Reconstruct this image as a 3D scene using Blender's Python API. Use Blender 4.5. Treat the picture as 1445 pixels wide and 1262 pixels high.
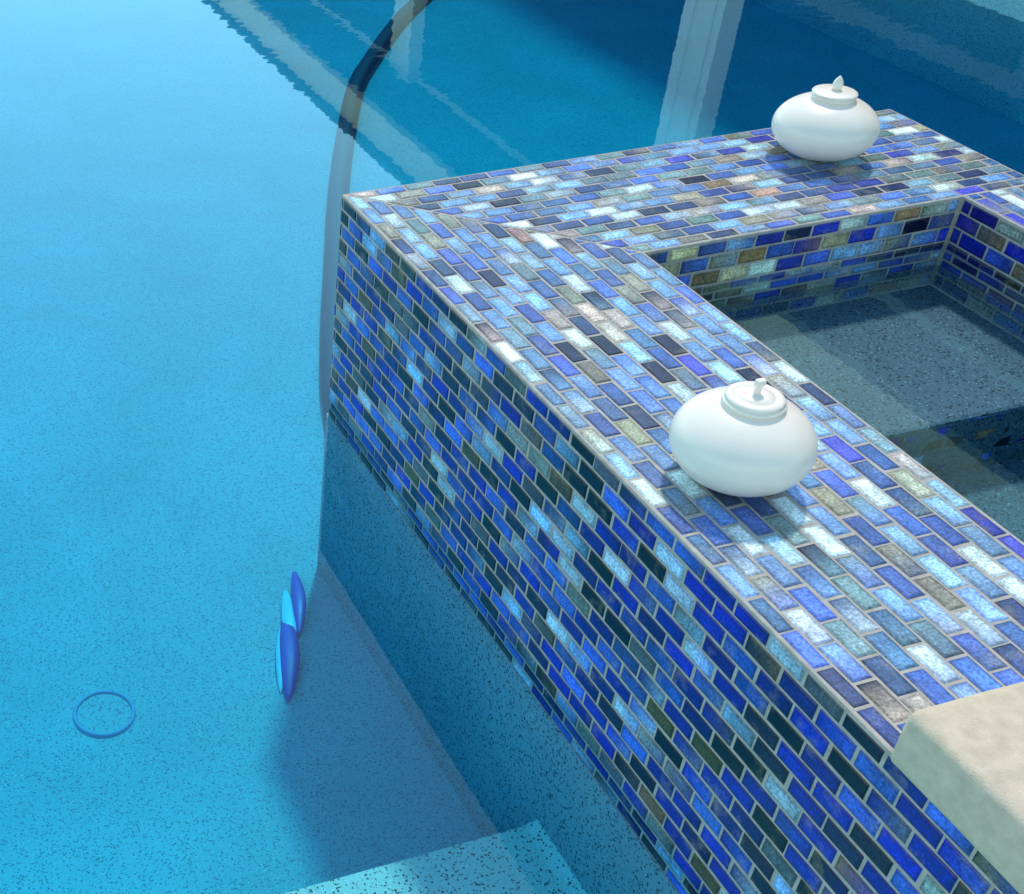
import bpy, bmesh, math, random
from mathutils import Vector, Matrix

random.seed(11)
for o in list(bpy.data.objects):
    bpy.data.objects.remove(o, do_unlink=True)
scene = bpy.context.scene
col = scene.collection
S = 0.0254                      # all builders below work in inches-like units; S turns them into metres

# ------------------------------------------------------------------ camera
FPX, PPX, PPY, W0, H0 = 1837.770, 250.464, 747.762, 1445.0, 1262.0
cd = bpy.data.cameras.new('camera')
cam = bpy.data.objects.new('camera', cd); col.objects.link(cam)
RIGHT, DOWN, FWD = ((0.9543374, -0.2980386, -0.0203275), (-0.2014679, -0.5918831, -0.780439), (0.2205695, 0.7488974, -0.6249014))
POS = (-34.3394, -75.6326, 37.2713)
cam.matrix_world = Matrix(((RIGHT[0], -DOWN[0], -FWD[0], POS[0]*S),
                           (RIGHT[1], -DOWN[1], -FWD[1], POS[1]*S),
                           (RIGHT[2], -DOWN[2], -FWD[2], POS[2]*S),
                           (0, 0, 0, 1)))
cd.sensor_width = 36.0; cd.sensor_fit = 'HORIZONTAL'
cd.lens = 36.0*FPX/W0
cd.shift_x = (W0/2-PPX)/W0
cd.shift_y = (PPY-H0/2)/W0
cd.clip_start = 0.02; cd.clip_end = 500
scene.camera = cam

# ------------------------------------------------------------------ sky, sun, exposure
SUN_AZ = Vector((0.53, 0.85)).normalized()      # horizontal direction towards the sun
SUN_EL = math.radians(56)
w = bpy.data.worlds.new('World'); scene.world = w; w.use_nodes = True
nt = w.node_tree; bg = nt.nodes['Background']
sky = nt.nodes.new('ShaderNodeTexSky'); sky.sky_type = 'NISHITA'; sky.sun_disc = False
sky.sun_elevation = SUN_EL
sky.sun_rotation = math.atan2(SUN_AZ.x, SUN_AZ.y)
sky.air_density = 1.0; sky.dust_density = 0.3; sky.ozone_density = 0.4
tint = nt.nodes.new('ShaderNodeMix'); tint.data_type = 'RGBA'; tint.blend_type = 'MULTIPLY'; tint.inputs[0].default_value = 1.0
tint.inputs[7].default_value = (0.86, 1.02, 0.92, 1)          # slightly warm white balance
nt.links.new(sky.outputs[0], tint.inputs[6]); nt.links.new(tint.outputs[2], bg.inputs[0]); bg.inputs[1].default_value = 0.15
sd = bpy.data.lights.new('sun', 'SUN'); sun = bpy.data.objects.new('sun', sd); col.objects.link(sun)
sd.energy = 1.25; sd.angle = math.radians(4); sd.color = (1.0, 0.94, 0.85)
dirv = Vector((SUN_AZ.x*math.cos(SUN_EL), SUN_AZ.y*math.cos(SUN_EL), math.sin(SUN_EL)))
sun.rotation_euler = dirv.to_track_quat('Z', 'Y').to_euler()
sun.location = (3, 6, 10)
scene.view_settings.view_transform = 'Standard'; scene.view_settings.look = 'None'
scene.view_settings.exposure = 0.95; scene.view_settings.gamma = 1.0
scene.view_settings.use_curve_mapping = False
scene.render.engine = 'CYCLES'
scene.cycles.transparent_max_bounces = 16

# ------------------------------------------------------------------ helpers
def lin(r, g, b):
    f = lambda c: (c/255/12.92) if c/255 <= 0.04045 else ((c/255+0.055)/1.055)**2.4
    return (f(r), f(g), f(b), 1.0)

def obj(name, bm, mat, parent=None, smooth=False, loc=None):
    """link a bmesh (unit coordinates) as ONE mesh object; its origin sits at loc"""
    me = bpy.data.meshes.new(name)
    off = Vector(loc) if loc is not None else Vector((0, 0, 0))
    for v in bm.verts: v.co = (v.co-off)*S
    bmesh.ops.recalc_face_normals(bm, faces=bm.faces)
    bm.to_mesh(me); bm.free()
    for p in me.polygons: p.use_smooth = smooth
    o = bpy.data.objects.new(name, me); col.objects.link(o)
    o.location = off*S
    if mat: me.materials.append(mat)
    if parent:
        o.parent = parent; o.location = off*S-parent.location
    return o

def empty(name, loc):
    o = bpy.data.objects.new(name, None); col.objects.link(o)
    o.location = Vector(loc)*S; o.empty_display_size = 0.05
    return o

def tag(o, label=None, cat=None, group=None, kind=None):
    if label: o['label'] = label
    if cat: o['category'] = cat
    if group: o['group'] = group
    if kind: o['kind'] = kind
    return o

def add_box(bm, x0, x1, y0, y1, z0, z1, bev=0.0, seg=2):
    r = bmesh.ops.create_cube(bm, size=1.0)
    vs = r['verts']
    for v in vs:
        v.co = Vector((x0+(v.co.x+.5)*(x1-x0), y0+(v.co.y+.5)*(y1-y0), z0+(v.co.z+.5)*(z1-z0)))
    if bev > 0:
        es = list({e for v in vs for e in v.link_edges})
        bmesh.ops.bevel(bm, geom=es, offset=bev, segments=seg, affect='EDGES', profile=0.5)

def box(*a, **k):
    bm = bmesh.new(); add_box(bm, *a, **k); return bm

def add_prism(bm, pts, z0, z1):
    lo = [bm.verts.new((x, y, z0)) for x, y in pts]; hi = [bm.verts.new((x, y, z1)) for x, y in pts]
    bm.faces.new(hi); bm.faces.new(lo[::-1])
    n = len(pts)
    for i in range(n): bm.faces.new((lo[i], lo[(i+1) % n], hi[(i+1) % n], hi[i]))

def lathe(prof, n=64, c=(0, 0, 0)):
    bm = bmesh.new(); rings = []
    for r, z in prof:
        if r < 1e-5: rings.append([bm.verts.new((c[0], c[1], c[2]+z))])
        else: rings.append([bm.verts.new((c[0]+r*math.cos(2*math.pi*i/n), c[1]+r*math.sin(2*math.pi*i/n), c[2]+z)) for i in range(n)])
    for a, b in zip(rings, rings[1:]):
        for i in range(n):
            j = (i+1) % n
            if len(a) == 1 and len(b) == 1: continue
            if len(a) == 1: bm.faces.new((a[0], b[j], b[i]))
            elif len(b) == 1: bm.faces.new((a[i], a[j], b[0]))
            else: bm.faces.new((a[i], a[j], b[j], b[i]))
    return bm

def catmull(pts, per=10):
    out = []
    P = [Vector(p) for p in pts]; P = [2*P[0]-P[1]]+P+[2*P[-1]-P[-2]]
    for i in range(1, len(P)-2):
        for k in range(per):
            t = k/per
            out.append(0.5*((2*P[i])+(P[i+1]-P[i-1])*t+(2*P[i-1]-5*P[i]+4*P[i+1]-P[i+2])*t*t+(3*P[i]-P[i-1]-3*P[i+1]+P[i+2])*t**3))
    out.append(P[-2]); return out

def tube(pts, rad, n=16, squash=1.0):
    bm = bmesh.new(); rings = []
    for i, q in enumerate(pts):
        t = (pts[min(i+1, len(pts)-1)]-pts[max(i-1, 0)]).normalized()
        a = t.cross(Vector((0, 0, 1))).normalized(); b = a.cross(t)
        rr = rad(i/(len(pts)-1)) if callable(rad) else rad
        rings.append([bm.verts.new(q+a*rr*math.cos(2*math.pi*k/n)+b*rr*squash*math.sin(2*math.pi*k/n)) for k in range(n)])
    for A, B in zip(rings, rings[1:]):
        for k in range(n): bm.faces.new((A[k], A[(k+1) % n], B[(k+1) % n], B[k]))
    bm.faces.new(rings[0]); bm.faces.new(rings[-1][::-1])
    return bm

# ------------------------------------------------------------------ materials
def mat(name):
    m = bpy.data.materials.new(name); m.use_nodes = True
    return m, m.node_tree, m.node_tree.nodes['Principled BSDF']
def N(nt, t, **kw):
    n = nt.nodes.new(t)
    for k, v in kw.items(): setattr(n, k, v)
    return n
def ramp(nt, stops):
    r = N(nt, 'ShaderNodeValToRGB'); e = r.color_ramp.elements
    e[0].position, e[0].color = stops[0]; e[1].position, e[1].color = stops[-1]
    for p, c in stops[1:-1]:
        q = e.new(p); q.color = c
    return r
def g(v): return (v, v, v, 1)
def mixc(nt, fac, a, b, mode='MIX'):
    m = N(nt, 'ShaderNodeMix', data_type='RGBA', blend_type=mode)
    for sock, val in ((m.inputs[0], fac), (m.inputs[6], a), (m.inputs[7], b)):
        if hasattr(val, 'type') and hasattr(val, 'links'): nt.links.new(val, sock)
        else: sock.default_value = val
    return m.outputs[2]
def noise(nt, scale, detail=4, rough=0.55, vec=None):
    n = N(nt, 'ShaderNodeTexNoise'); n.inputs['Scale'].default_value = scale
    n.inputs['Detail'].default_value = detail; n.inputs['Roughness'].default_value = rough
    if vec is None:
        tc = N(nt, 'ShaderNodeNewGeometry'); vec = tc.outputs['Position']
    nt.links.new(vec, n.inputs['Vector'])
    return n
def bump(nt, bsdf, h, strength, dist):
    b = N(nt, 'ShaderNodeBump'); b.inputs['Strength'].default_value = strength; b.inputs['Distance'].default_value = dist
    nt.links.new(h, b.inputs['Height']); nt.links.new(b.outputs[0], bsdf.inputs['Normal'])

def plain(name, c, rough=0.5, var=0.12, scale=12, spec=0.5, bstr=0.15):
    m, nt, b = mat(name)
    n = noise(nt, scale, 6)
    r = ramp(nt, [(0.3, g(1-var)), (0.7, g(1+var*0.4))]); nt.links.new(n.outputs[0], r.inputs[0])
    nt.links.new(mixc(nt, 1.0, c, r.outputs[0], 'MULTIPLY'), b.inputs['Base Color'])
    b.inputs['Roughness'].default_value = rough; b.inputs['Specular IOR Level'].default_value = spec
    n2 = noise(nt, scale*12, 4); bump(nt, b, n2.outputs[0], bstr, 0.001)
    return m

def plaster(name, base, speck, pale, sc=150, lo=0.5, hi=0.3):
    """pebble pool plaster: base colour with dark and pale chips"""
    m, nt, b = mat(name)
    big = noise(nt, 3.0, 4)
    rb = ramp(nt, [(0.3, g(0.86)), (0.7, g(1.08))]); nt.links.new(big.outputs[0], rb.inputs[0])
    c0 = mixc(nt, 1.0, base, rb.outputs[0], 'MULTIPLY')
    def chips(scale, keep, rad, off):
        gm = N(nt, 'ShaderNodeNewGeometry'); mp = N(nt, 'ShaderNodeVectorMath', operation='ADD'); mp.inputs[1].default_value = off
        nt.links.new(gm.outputs['Position'], mp.inputs[0])
        wob = noise(nt, scale*1.1, 1, 0.5, mp.outputs[0])
        wm = N(nt, 'ShaderNodeVectorMath', operation='SCALE'); wm.inputs['Scale'].default_value = 0.9/scale; nt.links.new(wob.outputs[1], wm.inputs[0])
        wa = N(nt, 'ShaderNodeVectorMath', operation='ADD'); nt.links.new(mp.outputs[0], wa.inputs[0]); nt.links.new(wm.outputs[0], wa.inputs[1])
        v = N(nt, 'ShaderNodeTexVoronoi'); v.inputs['Scale'].default_value = scale; nt.links.new(wa.outputs[0], v.inputs['Vector'])
        sp = N(nt, 'ShaderNodeSeparateColor'); nt.links.new(v.outputs['Color'], sp.inputs[0])
        # chip radius differs from cell to cell, most cells have none
        sz = N(nt, 'ShaderNodeMapRange'); sz.inputs['From Min'].default_value = 1-keep; sz.inputs['From Max'].default_value = 1.0
        sz.inputs['To Min'].default_value = 0.0; sz.inputs['To Max'].default_value = rad
        nt.links.new(sp.outputs[0], sz.inputs['Value'])
        lt = N(nt, 'ShaderNodeMath', operation='LESS_THAN'); nt.links.new(v.outputs['Distance'], lt.inputs[0]); nt.links.new(sz.outputs[0], lt.inputs[1])
        return lt.outputs[0], v
    f1, v1 = chips(sc, lo, 0.62, (0, 0, 0))
    c1 = mixc(nt, f1, c0, speck)
    f2, _ = chips(sc*1.1, hi, 0.5, (7.3, 2.1, 4.4))
    c2 = mixc(nt, f2, c1, pale)
    n1 = noise(nt, sc, 2.5, 0.6)
    nt.links.new(c2, b.inputs['Base Color']); b.inputs['Roughness'].default_value = 0.75
    bump(nt, b, n1.outputs[0], 0.4, 0.002)
    return m

def water(name, absorb, density, amp):
    m = bpy.data.materials.new(name); m.use_nodes = True; nt = m.node_tree
    nt.nodes.remove(nt.nodes['Principled BSDF']); out = nt.nodes['Material Output']
    gm = N(nt, 'ShaderNodeNewGeometry')
    # small real ripples: tilt of the surface normal
    mp = N(nt, 'ShaderNodeMapping'); mp.inputs['Scale'].default_value = (14, 34, 1); mp.inputs['Rotation'].default_value = (0, 0, math.radians(-20))
    nt.links.new(gm.outputs['Position'], mp.inputs[0])
    n1 = noise(nt, 1.0, 2.0, 0.5, mp.outputs[0])
    n2 = noise(nt, 1.3, 2.0)
    r2 = ramp(nt, [(0.38, g(0.25)), (0.66, g(1.0))]); nt.links.new(n2.outputs[0], r2.inputs[0])
    sub = N(nt, 'ShaderNodeVectorMath', operation='SUBTRACT'); sub.inputs[1].default_value = (0.5, 0.5, 0.5)
    nt.links.new(n1.outputs[1], sub.inputs[0])
    mul = N(nt, 'ShaderNodeVectorMath', operation='MULTIPLY'); mul.inputs[1].default_value = (amp, amp, 0)
    nt.links.new(sub.outputs[0], mul.inputs[0])
    mul2 = N(nt, 'ShaderNodeVectorMath', operation='MULTIPLY'); nt.links.new(mul.outputs[0], mul2.inputs[0]); nt.links.new(r2.outputs[0], mul2.inputs[1])
    add = N(nt, 'ShaderNodeVectorMath', operation='ADD'); nt.links.new(gm.outputs['Normal'], add.inputs[0]); nt.links.new(mul2.outputs[0], add.inputs[1])
    nrm = N(nt, 'ShaderNodeVectorMath', operation='NORMALIZE'); nt.links.new(add.outputs[0], nrm.inputs[0])
    # reflectance rises towards grazing view, the same from either side of the surface
    dt = N(nt, 'ShaderNodeVectorMath', operation='DOT_PRODUCT'); nt.links.new(gm.outputs['Incoming'], dt.inputs[0]); nt.links.new(nrm.outputs[0], dt.inputs[1])
    ab = N(nt, 'ShaderNodeMath', operation='ABSOLUTE'); nt.links.new(dt.outputs['Value'], ab.inputs[0])
    om = N(nt, 'ShaderNodeMath', operation='SUBTRACT', use_clamp=True); om.inputs[0].default_value = 1.0; nt.links.new(ab.outputs[0], om.inputs[1])
    pw = N(nt, 'ShaderNodeMath', operation='POWER'); nt.links.new(om.outputs[0], pw.inputs[0]); pw.inputs[1].default_value = 3.0
    fr = N(nt, 'ShaderNodeMath', operation='MULTIPLY_ADD', use_clamp=True); nt.links.new(pw.outputs[0], fr.inputs[0]); fr.inputs[1].default_value = 0.95; fr.inputs[2].default_value = 0.012
    tr = N(nt, 'ShaderNodeBsdfTransparent'); gl = N(nt, 'ShaderNodeBsdfGlossy'); gl.inputs['Roughness'].default_value = 0.01; gl.inputs['Color'].default_value = (0.74, 1.0, 0.92, 1)
    nt.links.new(nrm.outputs[0], gl.inputs['Normal'])
    mx = N(nt, 'ShaderNodeMixShader'); nt.links.new(fr.outputs[0], mx.inputs[0]); nt.links.new(tr.outputs[0], mx.inputs[1]); nt.links.new(gl.outputs[0], mx.inputs[2])
    nt.links.new(mx.outputs[0], out.inputs['Surface'])
    va = N(nt, 'ShaderNodeVolumeAbsorption'); va.inputs['Color'].default_value = absorb; va.inputs['Density'].default_value = density
    nt.links.new(va.outputs[0], out.inputs['Volume'])
    return m

def tile_mat():
    m, nt, b = mat('glazed_glass_tile')
    at = N(nt, 'ShaderNodeAttribute', attribute_name='tile_col')
    n = noise(nt, 260, 3, 0.65)
    r = ramp(nt, [(0.28, g(0.45)), (0.5, g(1.0)), (0.66, g(1.5)), (0.76, g(2.3))]); nt.links.new(n.outputs[0], r.inputs[0])  # brightest stops paint tiny sparkle highlights into the tile colour
    c = mixc(nt, 1.0, at.outputs[0], r.outputs[0], 'MULTIPLY')
    n2 = noise(nt, 38, 3, 0.6); r2 = ramp(nt, [(0.35, g(0.8)), (0.68, g(1.3))]); nt.links.new(n2.outputs[0], r2.inputs[0])
    c = mixc(nt, 1.0, c, r2.outputs[0], 'MULTIPLY')
    n3 = noise(nt, 21, 3, 0.6); r3 = ramp(nt, [(0.56, g(0)), (0.74, g(0.28))]); nt.links.new(n3.outputs[0], r3.inputs[0])
    c = mixc(nt, r3.outputs[0], c, mixc(nt, 1.0, lin(190, 176, 130), r.outputs[0], 'MULTIPLY'))
    nt.links.new(c, b.inputs['Base Color'])
    b.inputs['Roughness'].default_value = 0.24; b.inputs['Specular IOR Level'].default_value = 0.36
    b.inputs['Coat Weight'].default_value = 0.2; b.inputs['Coat Roughness'].default_value = 0.12
    bump(nt, b, n2.outputs[0], 0.35, 0.0012)
    return m

M = {}
M['tile'] = tile_mat()
M['grout'] = plain('grout', lin(188, 178, 166), 0.85, 0.25, 60, 0.3, 0.5)
M['plaster'] = plaster('pool_plaster', lin(204, 222, 218), lin(50, 72, 88), lin(225, 240, 240), 265, 0.55, 0.3)
M['plaster_floor'] = plaster('pool_floor_plaster', lin(108, 186, 200), lin(66, 130, 152), lin(136, 202, 212), 260, 0.7, 0.4)
M['plaster_wall'] = plaster('spa_wall_plaster', lin(156, 172, 180), lin(54, 76, 92), lin(206, 216, 220), 280, 0.6, 0.4)
M['plaster_spa'] = plaster('spa_plaster', lin(76, 108, 122), lin(28, 46, 58), lin(124, 152, 158), 230, 0.7, 0.35)  # same pebble finish as the pool, shade put into a darker colour
M['ceramic'] = plain('white_ceramic', lin(254, 238, 220), 0.32, 0.03, 14, 0.5, 0.04)
M['ceramic'].node_tree.nodes['Principled BSDF'].inputs['Coat Weight'].default_value = 0.35
M['ceramic'].node_tree.nodes['Principled BSDF'].inputs['Coat Roughness'].default_value = 0.18
M['stone'] = plain('beige_stone', lin(222, 200, 172), 0.8, 0.17, 60, 0.3, 0.6)
_nt = M['stone'].node_tree; _b = [n for n in _nt.nodes if n.type == 'BUMP'][0]; _b.inputs['Distance'].default_value = 0.0022
M['hose'] = plain('dark_rubber', lin(16, 32, 74), 0.5, 0.2, 20, 0.4, 0.2)
M['toy_blue'] = plain('blue_plastic', lin(20, 70, 190), 0.4, 0.1, 20)
M['toy_cyan'] = plain('cyan_plastic', lin(60, 225, 250), 0.4, 0.1, 20)
M['drain'] = plain('drain_plastic', lin(84, 168, 206), 0.5, 0.1, 30)
M['cream'] = plain('cream_paint', lin(252, 224, 184), 0.55, 0.08, 6)
M['white'] = plain('white_paint', lin(252, 242, 226), 0.5, 0.06, 6)
M['brown'] = plain('dark_brown_wood', lin(70, 52, 46), 0.6, 0.25, 6)
M['soffit'] = plain('dark_soffit', lin(52, 54, 60), 0.8, 0.15, 3)
M['housewall'] = plain('grey_stucco', lin(178, 186, 180), 0.8, 0.1, 5)
M['roof'] = plain('roof_shingle', lin(110, 96, 88), 0.9, 0.3, 9)
M['deck'] = plain('deck_concrete', lin(178, 170, 158), 0.85, 0.2, 5, 0.3, 0.4)
mg, ntg, bg_ = mat('window_glass'); bg_.inputs['Base Color'].default_value = lin(90, 120, 118); bg_.inputs['Roughness'].default_value = 0.08
M['glass'] = mg
M['water'] = water('pool_water', (0.0, 0.875, 0.965, 1), 2.3, 0.017)
M['water_spa'] = water('spa_water', (0.05, 0.76, 0.93, 1), 1.5, 0.010)

# ------------------------------------------------------------------ tiles
PAL_FACE = [((24, 34, 160), 20), ((24, 24, 112), 15), ((9, 9, 28), 14), ((62, 100, 204), 14), ((44, 74, 154), 10), ((122, 176, 216), 6),
            ((80, 90, 96), 5), ((28, 28, 62), 10), ((72, 64, 34), 6), ((158, 190, 208), 4), ((126, 138, 134), 4), ((124, 98, 70), 2)]
PAL_IN = [((40, 60, 180), 14), ((70, 110, 200), 12), ((20, 24, 60), 12), ((120, 160, 200), 10), ((205, 215, 205), 9), ((214, 200, 150), 9), ((120, 124, 98), 9),
          ((150, 120, 80), 4), ((60, 80, 130), 10), ((30, 40, 60), 8)]
PAL_CAP = [((88, 120, 200), 13), ((128, 168, 214), 19), ((72, 98, 156), 14), ((60, 74, 112), 9), ((88, 120, 156), 12), ((150, 190, 212), 10),
           ((208, 228, 228), 7), ((122, 148, 150), 9), ((156, 154, 132), 7), ((200, 184, 168), 4), ((76, 86, 178), 4), ((34, 42, 64), 4), ((170, 140, 115), 1)]  # same tile set as the faces; sky sheen is put into these paler colours
def pick(pal):
    t = random.uniform(0, sum(w for _, w in pal))
    for c, w in pal:
        t -= w
        if t <= 0: break
    k = random.uniform(0.85, 1.15)
    return Vector(lin(*[min(250, max(4, x*k+random.uniform(-6, 6))) for x in c])[:3])

def clip(poly, n, d):
    out = []
    for i in range(len(poly)):
        a, b = poly[i], poly[(i+1) % len(poly)]
        da, db = a.dot(n)-d, b.dot(n)-d
        if da >= 0: out.append(a)
        if (da > 0 and db < 0) or (da < 0 and db > 0): out.append(a+(b-a)*(da/(da-db)))
    return out
def area(poly):
    return 0.5*sum(poly[i].x*poly[(i+1) % len(poly)].y-poly[(i+1) % len(poly)].x*poly[i].y for i in range(len(poly)))
def inset(poly, d):
    res = list(poly)
    for i in range(len(poly)):
        e = poly[(i+1) % len(poly)]-poly[i]
        if e.length < 1e-6: continue
        n = Vector((-e.y, e.x)).normalized()
        res = clip(res, n, poly[i].dot(n)+d)
        if len(res) < 3: return []
    return res

def tile_field(name, parent, O, U, V, Nn, rows, tl, s0, s1, off, pal, clips=(), gr=0.145, edge=0.10, loc=None):
    """running-bond glass tiles: rows along U (pitch tl), stacked along V at heights rows[i]..rows[i+1]"""
    O, U, V, Nn = Vector(O), Vector(U), Vector(V), Vector(Nn)
    bm = bmesh.new(); cl = bm.loops.layers.float_color.new('tile_col')
    for i in range(len(rows)-1):
        t0, t1 = rows[i], rows[i+1]
        k = math.floor((s0-off)/tl)-2
        while True:
            a = off+(k+(0.5 if i % 2 else 0.0))*tl; k += 1
            if a > s1: break
            b = a+tl
            a2, b2 = max(a, s0), min(b, s1)
            if b2-a2 < 0.25: continue
            poly = [Vector((a2, t0)), Vector((b2, t0)), Vector((b2, t1)), Vector((a2, t1))]
            for n, d in clips:
                poly = clip(poly, Vector(n), d)
                if len(poly) < 3: break
            if len(poly) < 3: continue
            if area(poly) < 0: poly.reverse()
            pc = sum(poly, Vector((0, 0)))/len(poly); ra = random.gauss(0, 0.010); sh = Vector((random.gauss(0, .022), random.gauss(0, .014)))
            poly = [pc+sh+Vector((q.x-pc.x-ra*(q.y-pc.y), q.y-pc.y+ra*(q.x-pc.x))) for q in poly]
            base = inset(poly, gr*0.5*random.uniform(0.85, 1.2))
            if len(base) < 3 or abs(area(base)) < 0.05: continue
            top = inset(base, 0.075)
            c1 = pick(pal)
            c2 = c1*random.uniform(0.7, 1.3)
            if random.random() < 0.42: c2 = pick(pal)*0.65+c1*0.35
            dr = Vector((1, random.uniform(-.6, .6)))
            cen = (poly[0]+poly[2])/2
            jt = Vector((random.uniform(-1, 1), random.uniform(-1, 1)))*0.010
            jh = random.uniform(-0.012, 0.012)
            def colr(q, dark=1.0):
                f = min(1, max(0, 0.5+(q-cen).dot(dr)/tl))
                c = (c1*(1-f)+c2*f)*dark
                return (c.x, c.y, c.z, 1)
            def pos(q, h): return O+U*q.x+V*q.y+Nn*(h+jh+(q-cen).dot(jt))
            if len(top) != len(base):
                bc = sum(base, Vector((0, 0)))/len(base); top = [bc+(q-bc)*0.88 for q in base]
            L0 = [bm.verts.new(pos(q, -0.12)) for q in base]
            L1 = [bm.verts.new(pos(q, -0.035)) for q in base]
            L2 = [bm.verts.new(pos(q, 0.0)) for q in top]
            n = len(base)
            flip = (U.cross(V)).dot(Nn) < 0
            def face(vs, qs, dark):
                if flip: vs, qs = vs[::-1], qs[::-1]
                f = bm.faces.new(vs)
                for lp, q in zip(f.loops, qs): lp[cl] = colr(q, dark)
            # upper surface: rim of thicker, darker glaze and a lighter middle
            mid = inset(top, 0.12)
            if len(mid) != len(top):
                tc_ = sum(top, Vector((0, 0)))/len(top); mid = [tc_+(q-tc_)*0.75 for q in top]
            if len(mid) == n:
                L3 = [bm.verts.new(pos(q, 0.004)) for q in mid]
                f = None
                for j in range(n):
                    jj = (j+1) % n
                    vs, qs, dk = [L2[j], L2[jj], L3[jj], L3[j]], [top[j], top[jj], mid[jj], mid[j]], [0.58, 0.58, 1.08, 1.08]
                    if flip: vs, qs, dk = vs[::-1], qs[::-1], dk[::-1]
                    f = bm.faces.new(vs)
                    for lp, q, d_ in zip(f.loops, qs, dk): lp[cl] = colr(q, d_)
                face(L3, mid, 1.08)
            else: face(L2, top, 1.0)
            for j in range(n):
                jj = (j+1) % n
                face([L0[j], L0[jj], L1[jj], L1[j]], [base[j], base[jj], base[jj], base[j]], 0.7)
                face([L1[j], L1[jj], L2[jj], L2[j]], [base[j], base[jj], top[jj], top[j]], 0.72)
    return obj(name, bm, M['tile'], parent, loc=loc)

# ------------------------------------------------------------------ setting: pool shell, deck, water
ZW, ZS, ZF = -15.6, -3.3, -33.0          # pool water, spa water, pool floor
WD = 14.2                                # width of the tiled wall
PX0, PX1, PY0, PY1 = -150, 126, -80, 270
bm = bmesh.new()
add_box(bm, PX0-6, PX1+6, PY0-6, PY1+6, ZF-8, ZF)
tag(obj('pool_floor', bm, M['plaster_floor']), kind='structure')
bm = bmesh.new()
for a in ((PX0-6, PX0, PY0-6, PY1+6), (PX1, PX1+6, PY0-6, PY1+6), (PX0, PX1, PY0-6, PY0), (PX0, PX1, PY1, PY1+6)):
    add_box(bm, a[0], a[1], a[2], a[3], ZF+0.02, -10.3)
tag(obj('pool_side', bm, M['plaster']), kind='structure')
bm = bmesh.new(); FAR = 2400
for a in ((-FAR, PX0-.5, -FAR, FAR), (PX1+.5, FAR, -FAR, FAR), (PX0-.5, PX1+.5, -FAR, PY0-.5), (PX0-.5, PX1+.5, PY1+.5, FAR)):
    add_box(bm, a[0], a[1], a[2], a[3], -14.0, -10.0)
tag(obj('pool_deck', bm, M['deck']), kind='structure')
tag(obj('pool_water', box(PX0-.2, PX1+.2, PY0-.2, PY1+.2, ZF-1, ZW), M['water']), kind='structure')

# entry step with a coved joint against the spa wall
bm = bmesh.new()
YS, ZT = -33.5, -26.0
prof = [(0.2, ZF+.01), (-60, ZF+.01), (-60, ZT), (-1.0, ZT)]
for k in range(1, 9):
    a = math.pi/2*k/8
    prof.append((-1.0+1.1*math.sin(a), ZT+1.1*(1-math.cos(a))))
prof.append((0.2, ZT+1.1))
A = [bm.verts.new((x, YS, z)) for x, z in prof]; Bv = [bm.verts.new((x, -79.9, z)) for x, z in prof]
bm.faces.new(A); bm.faces.new(Bv[::-1])
for i in range(len(prof)):
    j = (i+1) % len(prof); bm.faces.new((A[i], Bv[i], Bv[j], A[j]))
bmesh.ops.recalc_face_normals(bm, faces=bm.faces)
es = [e for e in bm.edges if all(abs(v.co.y-YS) < .01 and v.co.z > ZT-.1 for v in e.verts)]
bmesh.ops.bevel(bm, geom=es, offset=0.35, segments=3, affect='EDGES')
tag(obj('pool_step', bm, M['plaster']), kind='structure')

# ------------------------------------------------------------------ the tiled spa wall
XR, XI, YN = 44.3, 38.0, -76.0
spa = empty('spa_wall', (0, 0, -33))
tag(spa, 'raised spa wall clad in blue and pale glass mosaic tiles, turning a corner', 'spa wall')
def U_shape(e):
    return [(e, -e), (XR-e, -e), (XR-e, YN), (XI+e, YN), (XI+e, -WD+e), (WD-e, -WD+e), (WD-e, YN), (e, YN)]
bm = bmesh.new(); add_prism(bm, U_shape(0.045), -18.2, -0.045)
bmesh.ops.recalc_face_normals(bm, faces=bm.faces)
es = [e for e in bm.edges if all(v.co.z > -1 for v in e.verts) or abs(e.verts[0].co.z-e.verts[1].co.z) > 5]
bmesh.ops.bevel(bm, geom=es, offset=0.07, segments=2, affect='EDGES', profile=0.5)
obj('grout_bed', bm, M['grout'], spa)
ZB = -17.7
bm = bmesh.new(); add_prism(bm, [(-.06, .06), (XR+.06, .06), (XR+.06, YN-.1), (-.06, YN-.1)], ZF-.5, ZB)
obj('plaster_wall', bm, M['plaster_wall'], spa)
ru = WD/13; TLU, TLV = 2.245, 2.10
capr = [i*ru for i in range(14)]; capr[0] = 0.16; capr[-1] = WD-0.16
# left arm: s = -y, t = x, mitred where s = t
tile_field('cap_tiles', spa, (0, 0, 0), (0, -1, 0), (1, 0, 0), (0, 0, 1), capr, TLU, 0.16, -YN, 2.79, PAL_CAP, clips=[((1, -1), 0.03)])
# back arm: s = x, t = -y, mitred at the corner
tile_field('cap_tiles', spa, (0, 0, 0), (1, 0, 0), (0, -1, 0), (0, 0, 1), capr, TLV, 0.16, XR-0.16, 2.275, PAL_CAP, clips=[((1, -1), 0.03)])
rr = [0.16+WD-0.16, ]
tile_field('cap_tiles', spa, (0, 0, 0), (0, -1, 0), (1, 0, 0), (0, 0, 1), [XI+0.14+i*(XR-XI-0.3)/6 for i in range(7)], TLU, WD-0.1, -YN, 1.4, PAL_CAP)
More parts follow.
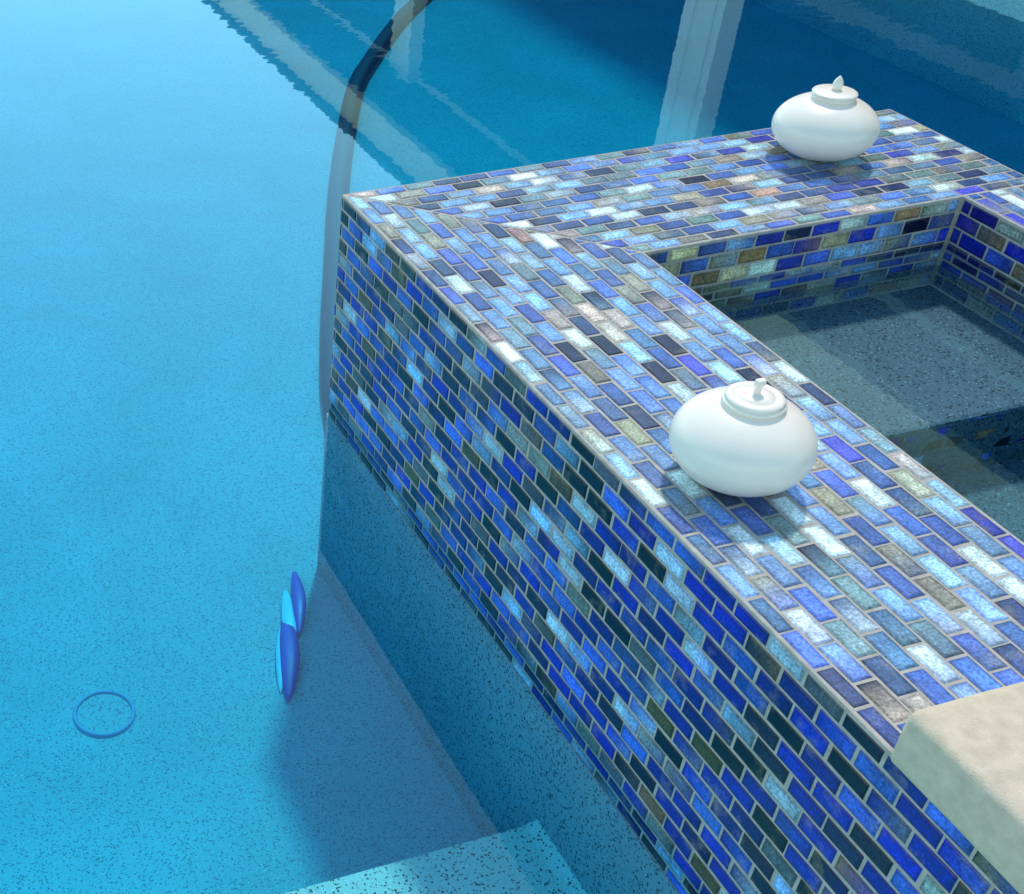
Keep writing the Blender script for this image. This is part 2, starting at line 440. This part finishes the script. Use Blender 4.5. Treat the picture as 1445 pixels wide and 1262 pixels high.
# outer left face: s = -y, t = depth; the last three rows lie under water
vr = [0.16]+[i*1.023 for i in range(1, 16)]+[-ZW+0.02+k*0.70 for k in range(1, 4)]
tile_field('outer_tiles', spa, (0, 0, 0), (0, -1, 0), (0, 0, -1), (-1, 0, 0), vr, TLU, 0.10, -YN, 2.6, PAL_FACE)
tile_field('outer_tiles', spa, (0, 0, 0), (1, 0, 0), (0, 0, -1), (0, 1, 0), vr, TLV, 0.10, XR-0.1, 2.275, PAL_FACE)
tile_field('outer_tiles', spa, (XR, 0, 0), (0, -1, 0), (0, 0, -1), (1, 0, 0), vr, TLU, 0.10, -YN, 2.6, PAL_FACE)
# inner faces
ir = [0.16, 1.07, 2.14, 3.21, 3.83, 4.45, 5.05]
tile_field('inner_tiles', spa, (0, -WD, 0), (1, 0, 0), (0, 0, -1), (0, -1, 0), ir, TLV, WD+0.1, XI-0.1, 1.3, PAL_IN)
tile_field('inner_tiles', spa, (WD, 0, 0), (0, -1, 0), (0, 0, -1), (1, 0, 0), ir, TLU, WD+0.1, -YN, 1.6, PAL_FACE)
tile_field('inner_tiles', spa, (XI, 0, 0), (0, -1, 0), (0, 0, -1), (-1, 0, 0), ir, TLU, WD+0.1, -YN, 1.6, PAL_FACE)
# bench and floor inside the spa
YB = -28.7
bm = bmesh.new()
add_box(bm, WD-.02, XI+.02, YB, -WD+.02, -17.5, -6.0, 0.25)
add_box(bm, WD-.02, XI+.02, YN, YB-.05, -17.5, -10.0)
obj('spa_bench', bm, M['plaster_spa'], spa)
tile_field('bench_tiles', spa, (WD, YB, -6.05), (1, 0, 0), (0, 0, -1), (0, -1, 0), [0.05, 1.0, 1.95, 2.9, 3.8], TLV, 0.1, XI-WD-0.1, 0.9, PAL_FACE)
bm = bmesh.new()
add_box(bm, WD-.06, WD+.055, YN, -WD+.06, -13.2, -5.0); add_box(bm, WD-.06, XI+.06, -WD-.055, -WD+.06, -13.2, -5.0); add_box(bm, XI-.055, XI+.06, YN, -WD+.06, -13.2, -5.0)
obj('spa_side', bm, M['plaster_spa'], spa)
tag(obj('spa_water', box(WD+.01, XI-.01, YN+.3, -WD-.01, -12.9, ZS), M['water_spa']), kind='structure')

# ------------------------------------------------------------------ oil lamps on the cap
def body_prof(a, b, rl):
    p = [(0, 0)]
    n = 28
    for i in range(n+1):
        t = -math.pi/2*0.86+i/n*(math.pi/2*0.86+math.acos(min(0.99, rl/a)))
        p.append((a*math.cos(t), b*0.96+b*math.sin(t)))
    z0 = -b*math.sin(math.pi/2*0.86)+b*0.96
    return [(r, z-z0) if r > 0 else (0, 0) for r, z in p]
def lamp(label, c, a, b, rl, kind):
    t = empty('oil_lamp', c)
    tag(t, label, 'oil lamp', 'white ceramic oil lamps on the tiled wall')
    pr = body_prof(a, b, rl*0.93)
    zt = pr[-1][1]
    body = obj('lamp_body', lathe(pr+[(rl*0.9, zt+0.12), (0, zt+0.12)], 96, c), M['ceramic'], t, True, loc=c)
    z = zt+0.02
    if kind == 'flame':
        lid = [(0, z), (rl*.93, z), (rl*1.0, z+.06), (rl*1.0, z+.18), (rl*.93, z+.24), (rl*.91, z+.27), (rl*1.0, z+.30), (rl*1.03, z+.36), (rl*1.0, z+.43), (rl*.85, z+.49), (rl*.4, z+.55), (0, z+.57)]
        lo = obj('lid', lathe(lid, 72, c), M['ceramic'], t, True, loc=c)
        zz = z+.52
        fl = [(0, zz), (.24, zz), (.31, zz+.17), (.35, zz+.35), (.31, zz+.55), (.2, zz+.76), (.07, zz+.92), (0, zz+.98)]
        obj('wick_tip', lathe(fl, 24, (c[0]+.05, c[1], c[2])), M['ceramic'], t, True, loc=c)
    else:
        lid = [(0, z), (rl*.95, z), (rl*1.0, z+.06), (rl*1.03, z+.14), (rl*1.0, z+.22), (rl*.92, z+.25), (rl*.95, z+.33), (rl*.9, z+.42), (rl*.8, z+.47),
               (rl*.70, z+.47), (rl*.66, z+.43), (rl*.62, z+.43), (rl*.58, z+.50), (rl*.3, z+.56), (0, z+.58)]
        obj('lid', lathe(lid, 72, c), M['ceramic'], t, True, loc=c)
        bm = lathe([(0, z+.5), (.17, z+.5), (.15, z+1.0), (0, z+1.02)], 16, c)
        add_box(bm, c[0]-.2, c[0]+.26, c[1]-.16, c[1]+.16, z+.92, z+1.28, 0.08)
        obj('wick_tip', bm, M['ceramic'], t, False, loc=c)
    return t
lamp('white squat ceramic oil lamp nearer the camera, blunt tab on its ringed lid', (4.87, -35.7, 0.0), 3.22, 2.22, 1.38, 'tab')
lamp('white squat ceramic oil lamp at the back, with a flame-shaped tip on its lid', (33.5, -5.4, 0.0), 3.42, 2.12, 1.42, 'flame')

# beige stone lying across the near end of the cap
bm = box(-0.6, 11.5, -75, -52.4, 0.02, 2.75, 0.45, 4)
bmesh.ops.subdivide_edges(bm, edges=[e for e in bm.edges if e.calc_length() > 2], cuts=6, use_grid_fill=True)
for v in bm.verts:
    v.co += Vector((random.uniform(-1, 1), random.uniform(-1, 1), random.uniform(0, 1)))*0.035
tag(obj('coping_stone', bm, M['stone'], smooth=True, loc=(5, -64, 0)), 'beige stone block with rounded corners lying on the near end of the tiled wall', 'stone')

# ------------------------------------------------------------------ things under water
pts = [(7.0, 11.0), (9.3, 17.5), (11.6, 24.4), (16.2, 35.6), (21.3, 47.2), (29.0, 64.6), (36.4, 80.0), (46.2, 98.8), (53.3, 109.1), (62.8, 121.6), (70.5, 130.5), (84, 144), (104, 160)]
pts = catmull([(x, y, -32.3) for x, y in pts], 10)
tag(obj('hose', tube(pts, 1.35, 20, 0.7), M['hose'], smooth=True, loc=(40, 85, -33)), 'thick dark hose under water curving away behind the corner of the tiled wall', 'hose')

c = (-21.1, -10.4, ZF)
dr = empty('floor_drain', c); tag(dr, 'round drain cover with a raised blue rim on the pool floor', 'drain')
obj('rim', lathe([(2.0, .0), (2.04, .2), (2.15, .27), (2.28, .2), (2.34, .0)], 64, c), M['drain'], dr, True, loc=c)
obj('plate', lathe([(0, .1), (1.98, .1), (2.04, .0)], 64, c), M['plaster_floor'], dr, False, loc=c)

def leaf(bm, P, Q, wdt, bow, z0, th):
    """curved leaf-shaped blade from P to Q, leaning"""
    n = 18; P, Q = Vector(P), Vector(Q); d = Q-P; nn = Vector((-d.y, d.x)).normalized()
    rings = []
    for i in range(n+1):
        t = i/n; cc = P+d*t+nn*bow*math.sin(math.pi*t)
        h = max(0.03, wdt*math.sin(math.pi*min(1, t*0.93+0.05))**0.7*0.5)
        up = 0.5*th*math.sin(math.pi*t)
        rings.append([bm.verts.new((cc.x+nn.x*h*math.cos(a), cc.y+nn.y*h*math.cos(a), z0+up+0.5*th*(0.25+0.75*math.sin(math.pi*t))*(1+math.sin(a)))) for a in [2*math.pi*k/10 for k in range(10)]])
    for A, B in zip(rings, rings[1:]):
        for k in range(10): bm.faces.new((A[k], A[(k+1) % 10], B[(k+1) % 10], B[k]))
    bm.faces.new(rings[0]); bm.faces.new(rings[-1][::-1])
def toy(label, dark, light):
    t = empty('dive_toy', (dark[0][0], dark[0][1], ZF)); tag(t, label, 'pool toy', 'blue striped toys on the pool floor')
    bm = bmesh.new(); leaf(bm, *dark, ZF+.25, .4); obj('dark_blade', bm, M['toy_blue'], t, True, loc=(dark[0][0], dark[0][1], ZF))
    bm = bmesh.new(); leaf(bm, *light, ZF+.05, .35); obj('pale_blade', bm, M['toy_cyan'], t, True, loc=(dark[0][0], dark[0][1], ZF))
toy('blue leaf-shaped pool toy with a broad bright cyan blade, the farther of two', ((-2.2, -0.2), (-4.6, -7.4), 1.1, 0.2), ((-3.6, -1.9), (-6.2, -9.6), 1.2, 0.1))
toy('dark blue leaf-shaped pool toy with a thin cyan edge, the nearer of two', ((-4.8, -4.9), (-7.9, -13.6), 1.5, 0.25), ((-5.6, -6.0), (-8.1, -12.6), 0.8, 0.0))

# ------------------------------------------------------------------ the house beyond the pool, seen in the water
hs = empty('house', (200, 160, -10))
tag(hs, 'house porch with cream fascia, dark ceiling and white columns mirrored in the pool', 'house')
HY0, HY1 = -160, 520
obj('fascia', box(131.6, 134.2, HY0, HY1, 77, 87, 0.2), M['cream'], hs)
obj('soffit', box(134.2, 156.2, HY0, HY1, 79.3, 81), M['soffit'], hs)
obj('beam_trim', box(156.2, 158.2, HY0, HY1, 78.6, 81), M['white'], hs)
obj('porch_ceiling', box(158.2, 330, HY0, HY1, 82.0, 84), M['soffit'], hs)
bm = bmesh.new(); add_prism(bm, [(HY0, 0), (HY1, 0), (HY1, 1), (HY0, 1)], 0, 1)
bm.free(); bm = bmesh.new()
sec = [(129, 87.2), (129, 88.6), (420, 170), (420, 160), (300, 88), (160, 87.2)]
A = [bm.verts.new((x, HY0-10, z)) for x, z in sec]; Bv = [bm.verts.new((x, HY1+10, z)) for x, z in sec]
bm.faces.new(A); bm.faces.new(Bv[::-1])
for i in range(len(sec)): bm.faces.new((A[i], Bv[i], Bv[(i+1) % len(sec)], A[(i+1) % len(sec)]))
obj('roof', bm, M['roof'], hs)
obj('wall', box(312, 330, HY0, HY1, -10, 82), M['housewall'], hs)
obj('wall_trim', box(310, 312, HY0, HY1, 77, 81.9, 0.2), M['brown'], hs)
for yd in (110, 265, 420):
    fr = obj('door', box(309.8, 312, yd-48, yd+48, -10, 70), M['brown'], hs)
    for k in (-1, 0, 1):
        obj('pane', box(309.2, 309.8, yd+k*31-13.5, yd+k*31+13.5, -4, 65), M['glass'], fr)
for yc in (24, 160.5, 299.5, 436):
    bm = bmesh.new()
    add_box(bm, 153, 157.6, yc-6.5, yc+6.5, -10, 79.2, 0.15)
    add_box(bm, 152.5, 153, yc-4.2, yc-2.6, -6, 58); add_box(bm, 152.5, 153, yc+2.6, yc+4.2, -6, 58)
    cn = obj('column', bm, M['white'], hs)
    bm = bmesh.new()
    add_box(bm, 151.6, 159, yc-8.2, yc+8.2, 60, 63, 0.4); add_box(bm, 151, 159.6, yc-9.2, yc+9.2, 66, 72, 0.8); add_box(bm, 152, 158.6, yc-7.4, yc+7.4, 63, 66)
    obj('capital', bm, M['white'], cn)
    obj('column_base', box(151.4, 159.2, yc-8.4, yc+8.4, -10, -3, 0.5), M['white'], cn)
